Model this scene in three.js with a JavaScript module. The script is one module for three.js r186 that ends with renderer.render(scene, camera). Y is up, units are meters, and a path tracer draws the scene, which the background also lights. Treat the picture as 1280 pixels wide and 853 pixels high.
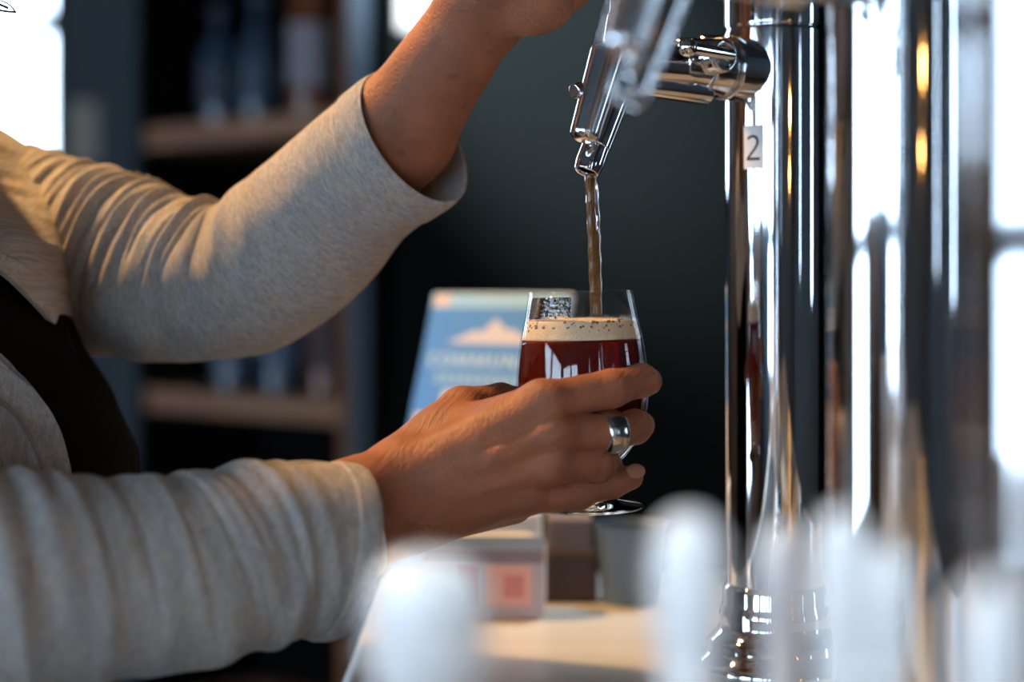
import * as THREE from 'three';
import { RoundedBoxGeometry } from 'three/addons/geometries/RoundedBoxGeometry.js';
import { RectAreaLightUniformsLib } from 'three/addons/lights/RectAreaLightUniformsLib.js';
import { mergeGeometries } from 'three/addons/utils/BufferGeometryUtils.js';

// ---------------------------------------------------------------- camera, sky, light, exposure
const EYE = 1.32, CAM_Z = 1.05, HORIZON = 360, FPX = 2234;      // eye height, camera z, picture row of the horizon, focal length in pixels
const scene = new THREE.Scene();
const camera = new THREE.PerspectiveCamera(2 * Math.atan(426.5 / FPX) * 180 / Math.PI, 1280 / 853, 0.05, 60);
camera.position.set(0, EYE, CAM_Z);
camera.lookAt(0, EYE, -5);
camera.setViewOffset(1280, 853, 0, 426.5 - HORIZON, 1280, 853);
camera.focus = 1.04;
camera.userData.fStop = 2.5;

RectAreaLightUniformsLib.init();
const renderer = new THREE.WebGLRenderer({ antialias: true });
renderer.toneMapping = THREE.LinearToneMapping;
renderer.toneMappingExposure = 0.84;
renderer.shadowMap.enabled = true;

scene.background = new THREE.Color().setRGB(0.74, 0.96, 1.22);    // even overcast daylight, let in by the windows only
scene.backgroundIntensity = 11.3;

// ---------------------------------------------------------------- helpers
const V = (x, y, z) => new THREE.Vector3(x, y, z);
// a point of the photograph at a depth z of the room
const at = (px, py, z) => { const s = (CAM_Z - z) / FPX; return V((px - 640) * s, EYE + (HORIZON - py) * s, z); };
let seed = 12345;
const rnd = () => { seed = (seed + 0x6d2b79f5) | 0; let t = Math.imul(seed ^ (seed >>> 15), 1 | seed); t = (t + Math.imul(t ^ (t >>> 7), 61 | t)) ^ t; return ((t ^ (t >>> 14)) >>> 0) / 4294967296; };
const hash = (x, y, z) => { let h = Math.imul(x, 374761393) + Math.imul(y, 668265263) + Math.imul(z, 2147483647 - 1274126177); h = Math.imul(h ^ (h >>> 13), 1274126177); return ((h ^ (h >>> 16)) >>> 0) / 4294967296; };
const sm = (t) => t * t * (3 - 2 * t), mix = (a, b, t) => a + (b - a) * t, clamp = THREE.MathUtils.clamp, sstep = THREE.MathUtils.smoothstep;
function noise3(x, y, z, px = 0, py = 0) {                      // value noise; periods for tiling textures
  const X = Math.floor(x), Y = Math.floor(y), Z = Math.floor(z), u = sm(x - X), v = sm(y - Y), w = sm(z - Z);
  const m = (a, p) => (p ? ((a % p) + p) % p : a), h = (i, j, k) => hash(m(X + i, px), m(Y + j, py), Z + k);
  return mix(mix(mix(h(0, 0, 0), h(1, 0, 0), u), mix(h(0, 1, 0), h(1, 1, 0), u), v), mix(mix(h(0, 0, 1), h(1, 0, 1), u), mix(h(0, 1, 1), h(1, 1, 1), u), v), w);
}
const fbm = (x, y, z, n = 4) => { let s = 0, a = 0.5; for (let i = 0; i < n; i++) { s += a * noise3(x, y, z); x *= 2.03; y *= 2.03; z *= 2.03; a *= 0.5; } return s; };

const names = new Map();
function numbered(n) { const k = names.get(n) ?? 0; names.set(n, k + 1); return k ? `${n}_${String(k).padStart(3, '0')}` : n; }
function tag(o, label, category, group) { Object.assign(o.userData, { label, category }); if (group) o.userData.group = group; return o; }
function thing(name, label, category, pos, turn = 0, group) {
  const o = new THREE.Group(); o.name = numbered(name); scene.add(o);
  if (pos) o.position.copy(pos); o.rotation.y = turn;
  return tag(o, label, category, group);
}
function obj(name, geo, mat, parent = scene) {
  const m = new THREE.Mesh(Array.isArray(geo) ? merged(geo) : geo, mat);
  m.name = parent === scene ? numbered(name) : name; m.castShadow = m.receiveShadow = true; parent.add(m);
  return m;
}
function struct(name, geo, mat, parent = scene) { const m = obj(name, geo, mat, parent); if (parent === scene) m.userData.kind = 'structure'; return m; }
function merged(list) {
  return mergeGeometries(list.map((g) => { const q = g.index ? g.toNonIndexed() : g; for (const k of Object.keys(q.attributes)) if (!['position', 'normal', 'uv'].includes(k)) q.deleteAttribute(k); return q; }));
}
const box = (w, h, d, x = 0, y = 0, z = 0) => new THREE.BoxGeometry(w, h, d).translate(x, y, z);
const rbox = (w, h, d, r, x = 0, y = 0, z = 0) => new RoundedBoxGeometry(w, h, d, 3, r).translate(x, y, z);
const lathe = (pts, seg = 64) => new THREE.LatheGeometry(pts.map(([r, y]) => new THREE.Vector2(Math.max(r, 0), y)), seg);
// a cylinder with rounded rims between two points
function rod(a, b, r0, r1 = r0, bevel = Math.min(r0, r1) * 0.15, seg = 40) {
  const L = a.distanceTo(b), p = [[0, 0]];
  for (let i = 0; i <= 4; i++) { const t = i / 4 * Math.PI / 2; p.push([r0 - bevel + bevel * Math.sin(t), bevel - bevel * Math.cos(t)]); }
  for (let i = 0; i <= 4; i++) { const t = i / 4 * Math.PI / 2; p.push([r1 - bevel + bevel * Math.cos(t), L - bevel + bevel * Math.sin(t)]); }
  p.push([0, L]);
  const g = lathe(p, seg), q = new THREE.Quaternion().setFromUnitVectors(V(0, 1, 0), b.clone().sub(a).normalize());
  return g.applyQuaternion(q).translate(a.x, a.y, a.z);
}
function canvasTexture(w, h, draw) {
  const c = document.createElement('canvas'); c.width = w; c.height = h; draw(c.getContext('2d'), w, h);
  const t = new THREE.CanvasTexture(c); t.colorSpace = THREE.SRGBColorSpace; t.magFilter = THREE.LinearFilter; return t;
}
function dataTexture(n, f, color = true) {                      // f(u, v) -> [r, g, b] in 0..1, display values when color
  const d = new Uint8Array(n * n * 4);
  for (let y = 0; y < n; y++) for (let x = 0; x < n; x++) { const c = f(x / n, y / n), o = (y * n + x) * 4; for (let k = 0; k < 3; k++) d[o + k] = clamp(c[k], 0, 1) * 255; d[o + 3] = 255; }
  const t = new THREE.DataTexture(d, n, n); t.wrapS = t.wrapT = THREE.RepeatWrapping; t.magFilter = THREE.LinearFilter; if (color) t.colorSpace = THREE.SRGBColorSpace; t.needsUpdate = true;
  return t;
}
const std = (o) => new THREE.MeshStandardMaterial(o), phys = (o) => new THREE.MeshPhysicalMaterial(o), rgb = (r, g, b) => new THREE.Color().setRGB(r, g, b);

// ---- signed distance shapes and their mesh (surface nets)
const smin = (a, b, k) => { const h = Math.max(k - Math.abs(a - b), 0) / k; return Math.min(a, b) - h * h * k * 0.25; };
const cap = (a, b, ra, rb = ra) => ({ a, b, ra, rb, d: b.clone().sub(a), l2: Math.max(b.distanceToSquared(a), 1e-12) });
function capDist(c, x, y, z) {
  const ax = x - c.a.x, ay = y - c.a.y, az = z - c.a.z, t = clamp((ax * c.d.x + ay * c.d.y + az * c.d.z) / c.l2, 0, 1);
  const qx = ax - c.d.x * t, qy = ay - c.d.y * t, qz = az - c.d.z * t;
  return Math.sqrt(qx * qx + qy * qy + qz * qz) - mix(c.ra, c.rb, t);
}
const ell = (c, r) => ({ c, r });
function ellDist(e, x, y, z) {
  const px = (x - e.c.x), py = (y - e.c.y), pz = (z - e.c.z), r = e.r, k0 = Math.hypot(px / r.x, py / r.y, pz / r.z), k1 = Math.hypot(px / r.x ** 2, py / r.y ** 2, pz / r.z ** 2);
  return k1 < 1e-9 ? -Math.min(r.x, r.y, r.z) : k0 * (k0 - 1) / k1;
}
function netMesh(f, lo, hi, cell) {
  const n = [0, 1, 2].map((i) => Math.ceil((hi.getComponent(i) - lo.getComponent(i)) / cell) + 2), [nx, ny, nz] = n, F = new Float32Array(nx * ny * nz).fill(1);
  const B = 4, half = B * cell * 0.87 * 1.6;
  for (let k = 0; k < nz; k += B) for (let j = 0; j < ny; j += B) for (let i = 0; i < nx; i += B) {
    const c = f(lo.x + (i + B / 2) * cell, lo.y + (j + B / 2) * cell, lo.z + (k + B / 2) * cell), far = Math.abs(c) > half;
    for (let z = k; z < Math.min(k + B, nz); z++) for (let y = j; y < Math.min(j + B, ny); y++) for (let x = i; x < Math.min(i + B, nx); x++)
      F[(z * ny + y) * nx + x] = far ? c : f(lo.x + x * cell, lo.y + y * cell, lo.z + z * cell);
  }
  const id = new Int32Array(nx * ny * nz).fill(-1), P = [], I = [], at3 = (x, y, z) => (z * ny + y) * nx + x;
  for (let z = 0; z < nz - 1; z++) for (let y = 0; y < ny - 1; y++) for (let x = 0; x < nx - 1; x++) {
    let m = 0, sx = 0, sy = 0, sz = 0, c = 0;
    for (let e = 0; e < 8; e++) if (F[at3(x + (e & 1), y + ((e >> 1) & 1), z + (e >> 2))] < 0) m |= 1 << e;
    if (m === 0 || m === 255) continue;
    for (let e = 0; e < 8; e++) for (const b of [1, 2, 4]) if (!(e & b) && ((m >> e) & 1) !== ((m >> (e | b)) & 1)) {
      const q = e | b, A = F[at3(x + (e & 1), y + ((e >> 1) & 1), z + (e >> 2))], C = F[at3(x + (q & 1), y + ((q >> 1) & 1), z + (q >> 2))], t = A / (A - C);
      sx += mix(e & 1, q & 1, t); sy += mix((e >> 1) & 1, (q >> 1) & 1, t); sz += mix(e >> 2, q >> 2, t); c++;
    }
    id[at3(x, y, z)] = P.length / 3; P.push(lo.x + (x + sx / c) * cell, lo.y + (y + sy / c) * cell, lo.z + (z + sz / c) * cell);
  }
  const quad = (a, b, c, d, flip) => { if (a < 0 || b < 0 || c < 0 || d < 0) return; flip ? I.push(a, c, b, a, d, c) : I.push(a, b, c, a, c, d); };
  for (let z = 1; z < nz - 1; z++) for (let y = 1; y < ny - 1; y++) for (let x = 1; x < nx - 1; x++) {
    const s = F[at3(x, y, z)] < 0;
    if (s !== F[at3(x + 1, y, z)] < 0) quad(id[at3(x, y - 1, z - 1)], id[at3(x, y, z - 1)], id[at3(x, y, z)], id[at3(x, y - 1, z)], !s);
    if (s !== F[at3(x, y + 1, z)] < 0) quad(id[at3(x - 1, y, z - 1)], id[at3(x - 1, y, z)], id[at3(x, y, z)], id[at3(x, y, z - 1)], !s);
    if (s !== F[at3(x, y, z + 1)] < 0) quad(id[at3(x - 1, y - 1, z)], id[at3(x, y - 1, z)], id[at3(x, y, z)], id[at3(x - 1, y, z)], !s);
  }
  const N = new Float32Array(P.length), e = cell * 0.6;
  for (let i = 0; i < P.length; i += 3) {
    const [x, y, z] = [P[i], P[i + 1], P[i + 2]], gx = f(x + e, y, z) - f(x - e, y, z), gy = f(x, y + e, z) - f(x, y - e, z), gz = f(x, y, z + e) - f(x, y, z - e), l = Math.hypot(gx, gy, gz) || 1;
    N[i] = gx / l; N[i + 1] = gy / l; N[i + 2] = gz / l;
  }
  const g = new THREE.BufferGeometry();
  g.setAttribute('position', new THREE.BufferAttribute(new Float32Array(P), 3)); g.setAttribute('normal', new THREE.BufferAttribute(N, 3)); g.setIndex(I);
  return g;
}
function bounds(caps, pad) { const b = new THREE.Box3(); for (const c of caps) for (const [p, r] of c.c ? [[c.c, Math.max(c.r.x, c.r.y, c.r.z)]] : [[c.a, c.ra], [c.b, c.rb]]) { b.expandByPoint(p.clone().addScalar(r + pad)); b.expandByPoint(p.clone().subScalar(r + pad)); } return b; }

// ---- cloth: a double-walled tube along a spine, or a double-walled sheet over a grid of points
function gridGeometry(rows, cols, P, closed) {                  // P(i, j) -> Vector3 with .uv
  const pos = [], uv = [], I = [];
  for (let i = 0; i < rows; i++) for (let j = 0; j < cols; j++) { const p = P(i, j); pos.push(p[0], p[1], p[2]); uv.push(p[3], p[4]); }
  for (let i = 0; i < rows - 1; i++) for (let j = 0; j < cols - 1; j++) { const a = i * cols + j, b = a + 1, c = a + cols, d = c + 1; I.push(a, b, c, b, d, c); }
  const g = new THREE.BufferGeometry();
  g.setAttribute('position', new THREE.Float32BufferAttribute(pos, 3)); g.setAttribute('uv', new THREE.Float32BufferAttribute(uv, 2)); g.setIndex(I); g.computeVertexNormals();
  if (closed) { const n = g.attributes.normal; for (let i = 0; i < rows; i++) { const a = i * cols, b = a + cols - 1, v = V(n.getX(a) + n.getX(b), n.getY(a) + n.getY(b), n.getZ(a) + n.getZ(b)).normalize(); n.setXYZ(a, v.x, v.y, v.z); n.setXYZ(b, v.x, v.y, v.z); } }
  return g;
}
function sleeve(pts, fold, { rows = 420, cols = 260, inner = 0.25, thick = 0.0022, cuffTilt = () => 0 } = {}) {
  const curve = new THREE.CatmullRomCurve3(pts.map((p) => p.c), false, 'centripetal'), L = curve.getLength(), m = pts.length - 1;
  const radius = (t, k) => { const s = t * m, i = Math.min(Math.floor(s), m - 1), w = s - i, q = (j) => pts[clamp(j, 0, m)][k], a = q(i - 1), b = q(i), c = q(i + 1), d = q(i + 2); return 0.5 * (2 * b + (c - a) * w + (2 * a - 5 * b + 4 * c - d) * w * w + (3 * b - a - 3 * c + d) * w ** 3); };
  const Z = V(0, 0, 1), extra = 40, total = rows + extra, ringLen = [];
  let run = 0, last = null;
  for (let i = 0; i < rows; i++) { const p = curve.getPoint(i / (rows - 1)); if (last) run += p.distanceTo(last); ringLen.push(run); last = p; }
  const P = (i, j) => {
    const out = i < rows, t = out ? i / (rows - 1) : 1 - inner * Math.max(0, i - rows - 4) / (extra - 5), bend = out ? 0 : Math.min(1, (i - rows + 1) / 5);
    const c = curve.getPoint(t), T = curve.getTangent(t), N1 = Z.clone().cross(T).normalize(), N2 = T.clone().cross(N1), ph = j / (cols - 1) * Math.PI * 2;
    const u = ringLen[Math.round(t * (rows - 1))], edge = sstep(t, 0.975, 1), hem = 0.0012 * (sstep(t, 0.93, 0.937) - 0.6 * sstep(t, 0.99, 1));
    let d = fold(u, ph, t, run) + hem - thick * (out ? 0.3 * edge : bend);
    if (!out) d -= 0.001 * bend;
    const lip = out ? 0 : Math.sin(bend * Math.PI) * thick * 0.5;
    const r1 = radius(t, 'r1') + d, r2 = radius(t, 'r2') + d, x = cuffTilt(t, ph) + lip;
    const q = c.addScaledVector(N1, r1 * Math.cos(ph)).addScaledVector(N2, r2 * Math.sin(ph)).addScaledVector(T, x);
    return [q.x, q.y, q.z, u, ph * 0.05];
  };
  return gridGeometry(total, cols, P, true);
}
function sheet(grid, n, m, fold, thick = 0.003) {               // grid of Vector3 rows, smoothed both ways
  const cr = (a, b, c, d, w) => a.clone().multiplyScalar(-0.5 * w + w * w - 0.5 * w ** 3).addScaledVector(b, 1 - 2.5 * w * w + 1.5 * w ** 3).addScaledVector(c, 0.5 * w + 2 * w * w - 1.5 * w ** 3).addScaledVector(d, -0.5 * w * w + 0.5 * w ** 3);
  const along = (list, t) => { const s = t * (list.length - 1), i = Math.min(Math.floor(s), list.length - 2), q = (j) => (j < 0 ? list[0].clone().multiplyScalar(2).sub(list[1]) : j >= list.length ? list.at(-1).clone().multiplyScalar(2).sub(list.at(-2)) : list[j]); return cr(q(i - 1), q(i), q(i + 1), q(i + 2), s - i); };
  const S = (u, v) => along(grid.map((r) => along(r, u)), v);
  const front = [], e = 1e-3;
  for (let i = 0; i < n; i++) { front.push([]); for (let j = 0; j < m; j++) { const u = j / (m - 1), v = i / (n - 1), p = S(u, v), du = S(Math.min(u + e, 1), v).sub(S(Math.max(u - e, 0), v)), dv = S(u, Math.min(v + e, 1)).sub(S(u, Math.max(v - e, 0))), N = dv.cross(du).normalize(); front[i].push([p.addScaledVector(N, fold(u, v)), N]); } }
  const P = (i, j) => { const back = i >= n, [p, N] = front[back ? 2 * n - 1 - i : i][j], q = back ? p.clone().addScaledVector(N, -thick) : p; return [q.x, q.y, q.z, q.x, q.y]; };
  return gridGeometry(2 * n, m, P, false);
}
const gauss = (x) => Math.exp(-x * x), wrap = (a) => Math.atan2(Math.sin(a), Math.cos(a));

// ---------------------------------------------------------------- materials
const woodTexture = (dark, light, s) => dataTexture(512, (u, v) => { const w = noise3(u * 3, v * 24, s, 3, 24), g = noise3(u * 6, v * 120, s + 9, 6, 120), t = 0.6 * w + 0.4 * g; return [0, 1, 2].map((k) => mix(dark[k], light[k], t)); });
const fabricTex = dataTexture(1024, (u, v) => {
  const a = noise3(u * 320, v * 96, 1, 320, 96), b = noise3(u * 170, v * 40, 5, 170, 40), c = noise3(u * 60, v * 18, 7, 60, 18), d = noise3(u * 512, v * 512, 11, 512, 512), t = 0.30 * a + 0.34 * b + 0.22 * c + 0.14 * d, l = 0.53 + 0.31 * t, w = noise3(u * 40, v * 14, 21, 40, 14) - 0.5;
  return [l * (1.0 + 0.05 * w), l * 0.985, l * (0.955 - 0.08 * w)];
});
fabricTex.repeat.set(9, 9);
const fabricBump = dataTexture(512, (u, v) => { const t = 0.5 + 0.25 * Math.sin(u * Math.PI * 2 * 128) * (0.7 + 0.6 * noise3(u * 64, v * 64, 3, 64, 64)) + 0.3 * (noise3(u * 128, v * 128, 4, 128, 128) - 0.5); return [t, t, t]; }, false);
fabricBump.repeat.set(9, 9);
const skinBump = dataTexture(512, (u, v) => { const t = 0.6 * noise3(u * 60, v * 60, 2, 60, 60) + 0.4 * noise3(u * 150, v * 150, 8, 150, 150); return [t, t, t]; }, false);
skinBump.repeat.set(12, 12);
const foamTex = dataTexture(512, (u, v) => {
  let best = 9, sec = 9; const G = 36, X = Math.floor(u * G), Y = Math.floor(v * G), m = (a) => ((a % G) + G) % G;
  for (let i = -1; i < 2; i++) for (let j = -1; j < 2; j++) { const d = Math.hypot(X + i + hash(m(X + i), m(Y + j), 1) - u * G, Y + j + hash(m(X + i), m(Y + j), 2) - v * G); if (d < best) { sec = best; best = d; } else if (d < sec) sec = d; }
  const e = sstep(sec - best, 0.02, 0.45), l = 0.86 + 0.16 * e * (0.5 + 0.5 * noise3(u * 12, v * 12, 3, 12, 12));
  return [l, l * 0.90, l * 0.74];
});
const M = {
  chrome: phys({ color: rgb(0.80, 0.82, 0.84), metalness: 1, roughness: 0.045 }),
  chromeSoft: phys({ color: rgb(0.72, 0.74, 0.76), metalness: 1, roughness: 0.2 }),
  silver: phys({ color: rgb(0.60, 0.59, 0.56), metalness: 1, roughness: 0.17 }),
  black: phys({ color: rgb(0.004, 0.004, 0.005), roughness: 0.95, specularIntensity: 0.15 }),
  blackGloss: phys({ color: rgb(0.012, 0.012, 0.014), roughness: 0.25, clearcoat: 0.6 }),
  skin: phys({ color: rgb(1, 1, 1), vertexColors: true, roughness: 0.55, specularIntensity: 0.55, bumpMap: skinBump, bumpScale: 0.0005, sheen: 0.15, sheenColor: rgb(1, 0.5, 0.3), sheenRoughness: 0.5 }),
  fabric: phys({ color: rgb(0.86, 0.86, 0.86), map: fabricTex, bumpMap: fabricBump, bumpScale: 0.0005, roughness: 0.95, sheen: 0.35, sheenColor: rgb(0.7, 0.68, 0.64), sheenRoughness: 0.6 }),
  seam: std({ color: rgb(0.22, 0.20, 0.18), roughness: 0.95 }),
  glass: phys({ color: rgb(1, 1, 1), roughness: 0.0, transmission: 1, thickness: 0.002, ior: 1.5 }),
  thinGlass: phys({ color: rgb(1, 1, 1), specularIntensity: 0.5, roughness: 0.0, transmission: 1, thickness: 0, ior: 1.5 }),
  film: phys({ color: rgb(1, 1, 1), roughness: 0.02, transmission: 1, thickness: 0.001, ior: 1.33 }),
  beer: phys({ color: rgb(0.24, 0.024, 0.010), roughness: 0.0, transmission: 0.7, thickness: 0.07, ior: 1.34, specularIntensity: 0.15, attenuationColor: rgb(0.7, 0.2, 0.08), attenuationDistance: 0.03 }),
  stream: phys({ color: rgb(0.60, 0.27, 0.06), roughness: 0.0, transmission: 0.78, thickness: 0.006, ior: 1.34, attenuationColor: rgb(0.75, 0.42, 0.13), attenuationDistance: 0.006 }),
  foam: phys({ color: rgb(1, 1, 1), map: foamTex, bumpMap: foamTex, bumpScale: 0.0014, roughness: 0.5 }),
  pane: phys({ color: rgb(1, 1, 1), roughness: 0, transmission: 1, thickness: 0, ior: 1.45 }),
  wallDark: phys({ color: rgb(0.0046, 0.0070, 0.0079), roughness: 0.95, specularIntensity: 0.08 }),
  wallTeal: std({ color: rgb(0.085, 0.115, 0.14), roughness: 0.8 }),
  wallWood: std({ map: woodTexture([0.36, 0.24, 0.16], [0.52, 0.36, 0.26], 31), roughness: 0.5 }),
  wallPale: std({ color: rgb(0.30, 0.31, 0.32), roughness: 0.9 }),
  ceiling: std({ color: rgb(0.05, 0.05, 0.055), roughness: 0.9 }),
  frame: std({ color: rgb(0.03, 0.035, 0.04), roughness: 0.5 }),
  steelPost: phys({ color: rgb(0.03, 0.055, 0.085), metalness: 0.3, roughness: 0.4 }),
  floor: std({ map: woodTexture([0.22, 0.19, 0.17], [0.34, 0.31, 0.28], 3), roughness: 0.5 }),
  shelfWood: std({ map: woodTexture([0.55, 0.40, 0.31], [0.72, 0.55, 0.44], 7), roughness: 0.6 }),
  sideWood: std({ map: woodTexture([0.40, 0.26, 0.16], [0.56, 0.38, 0.24], 12), roughness: 0.6 }),
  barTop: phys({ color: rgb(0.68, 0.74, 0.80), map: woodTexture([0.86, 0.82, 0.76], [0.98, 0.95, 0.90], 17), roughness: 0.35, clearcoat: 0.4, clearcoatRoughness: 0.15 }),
  barFront: std({ map: woodTexture([0.07, 0.06, 0.055], [0.12, 0.10, 0.09], 23), roughness: 0.55 }),
  hair: std({ color: rgb(0.02, 0.012, 0.008), roughness: 0.5 }),
  brass: phys({ color: rgb(0.75, 0.48, 0.22), metalness: 1, roughness: 0.25 }),
  paper: std({ color: rgb(0.80, 0.84, 0.87), roughness: 0.9 }),
};

// ---------------------------------------------------------------- the room
const X0 = -3.0, X1 = 3.4, Z0 = -3.3, Z1 = 4.0, H = 3.0, T = 0.2;
struct('floor', box(X1 - X0 + 2 * T, 0.1, Z1 - Z0 + 2 * T, (X0 + X1) / 2, -0.05, (Z0 + Z1) / 2), M.floor);
struct('ceiling', box(X1 - X0 + 2 * T, 0.15, Z1 - Z0 + 2 * T, (X0 + X1) / 2, H + 0.075, (Z0 + Z1) / 2), M.ceiling);
// a wall along x (axis 0) or z (axis 1) with rectangular holes [a0, a1, y0, y1], and a window in each
let windowCount = 0;
function wall(name, axis, a0, a1, at0, thick, mat, holes) {
  const put = (u0, u1, y0, y1) => (u1 - u0 < 1e-4 || y1 - y0 < 1e-4 ? [] : [axis ? box(thick, y1 - y0, u1 - u0, at0, (y0 + y1) / 2, (u0 + u1) / 2) : box(u1 - u0, y1 - y0, thick, (u0 + u1) / 2, (y0 + y1) / 2, at0)]), parts = [];
  let u = a0;
  for (const [h0, h1, y0, y1] of holes) { parts.push(...put(u, h0, 0, H), ...put(h0, h1, 0, y0), ...put(h0, h1, y1, H)); u = h1; }
  parts.push(...put(u, a1, 0, H));
  struct(name, parts, mat);
  for (const [h0, h1, y0, y1, bars = [], rails = []] of holes) {
    const w = new THREE.Group(); w.name = `window_${++windowCount}`; w.userData.kind = 'structure'; scene.add(w);
    const bar = (u0, u1, v0, v1, t = 0.07) => (axis ? box(t, v1 - v0, u1 - u0, at0, (v0 + v1) / 2, (u0 + u1) / 2) : box(u1 - u0, v1 - v0, t, (u0 + u1) / 2, (v0 + v1) / 2, at0)), f = 0.05;
    obj('window_frame', [bar(h0, h0 + f, y0, y1), bar(h1 - f, h1, y0, y1), bar(h0 + f, h1 - f, y0, y0 + f), bar(h0 + f, h1 - f, y1 - f, y1)], M.frame, w);
    for (const [b, width] of bars) obj('mullion', bar(b - width / 2, b + width / 2, y0 + f, y1 - f), M.frame, w);
    for (const [b, width] of rails) obj('transom', bar(h0 + f, h1 - f, b - width / 2, b + width / 2, 0.05), M.frame, w);
    obj('window_pane', bar(h0 + f, h1 - f, y0 + f, y1 - f, 0.006), M.pane, w);
  }
}
wall('wall_back', 0, X0, X1, Z0 - T / 2, T, M.wallTeal, [[-2.2, -1.09, 1.5, 2.7, [], [[1.98, 0.05]]]]);
wall('wall_front', 0, X0, X1, Z1 + T / 2, T, M.wallTeal, [[-2.95, -1.65, 1.29, 2.1], [-1.58, -0.7, 0.65, 2.1, [], [[1.25, 0.1]]]]);
wall('wall_left', 1, Z0, Z1, X0 - T / 2, T, M.wallWood, [[0.60, 1.85, 0.4, 2.1, [], [[1.25, 0.08]]], [1.95, 3.8, 1.29, 2.1]]);
wall('wall_right', 1, Z0, Z1, X1 + T / 2, T, M.wallTeal, [[-0.1, 0.2, 1.1, 2.1], [2.3, 2.55, 1.1, 2.1]]);
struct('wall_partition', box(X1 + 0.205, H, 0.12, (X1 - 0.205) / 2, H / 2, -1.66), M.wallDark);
struct('trim_1', rbox(0.035, H, 0.16, 0.006, -0.2225, H / 2, -1.64), M.steelPost);

// ---------------------------------------------------------------- the bar counter
const BAR_Y = 1.075;
{
  const bar = thing('bar_counter', 'pale wooden bar counter carrying the row of chrome tap towers', 'bar counter', V(0.24, 0, 0.5));
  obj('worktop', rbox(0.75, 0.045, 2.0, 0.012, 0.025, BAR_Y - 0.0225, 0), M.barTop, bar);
  obj('front_panel', box(0.66, BAR_Y - 0.145, 1.86, 0.03, (BAR_Y - 0.145) / 2 + 0.10, 0), M.barFront, bar);
  obj('plinth', box(0.62, 0.10, 1.80, 0.02, 0.05, 0), M.black, bar);
}

{
  const tray = thing('drip_tray', 'dark steel drip tray let into the bar top under the taps', 'drip tray', V(0.018, BAR_Y, 0.43)), dark = phys({ color: rgb(0.06, 0.065, 0.07), metalness: 0.8, roughness: 0.4 });
  obj('tray_rim', [rbox(0.15, 0.008, 0.012, 0.002, 0, 0.004, -0.40), rbox(0.15, 0.008, 0.012, 0.002, 0, 0.004, 0.40), rbox(0.012, 0.008, 0.81, 0.002, -0.072, 0.004, 0), rbox(0.012, 0.008, 0.81, 0.002, 0.072, 0.004, 0)], dark, tray);
  obj('tray_floor', box(0.138, 0.002, 0.80, 0, 0.0012, 0), M.black, tray);
  for (let i = 0; i < 11; i++) obj('grate_bar', rbox(0.007, 0.004, 0.79, 0.001, -0.06 + i * 0.012, 0.005, 0), dark, tray);
}

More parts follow.
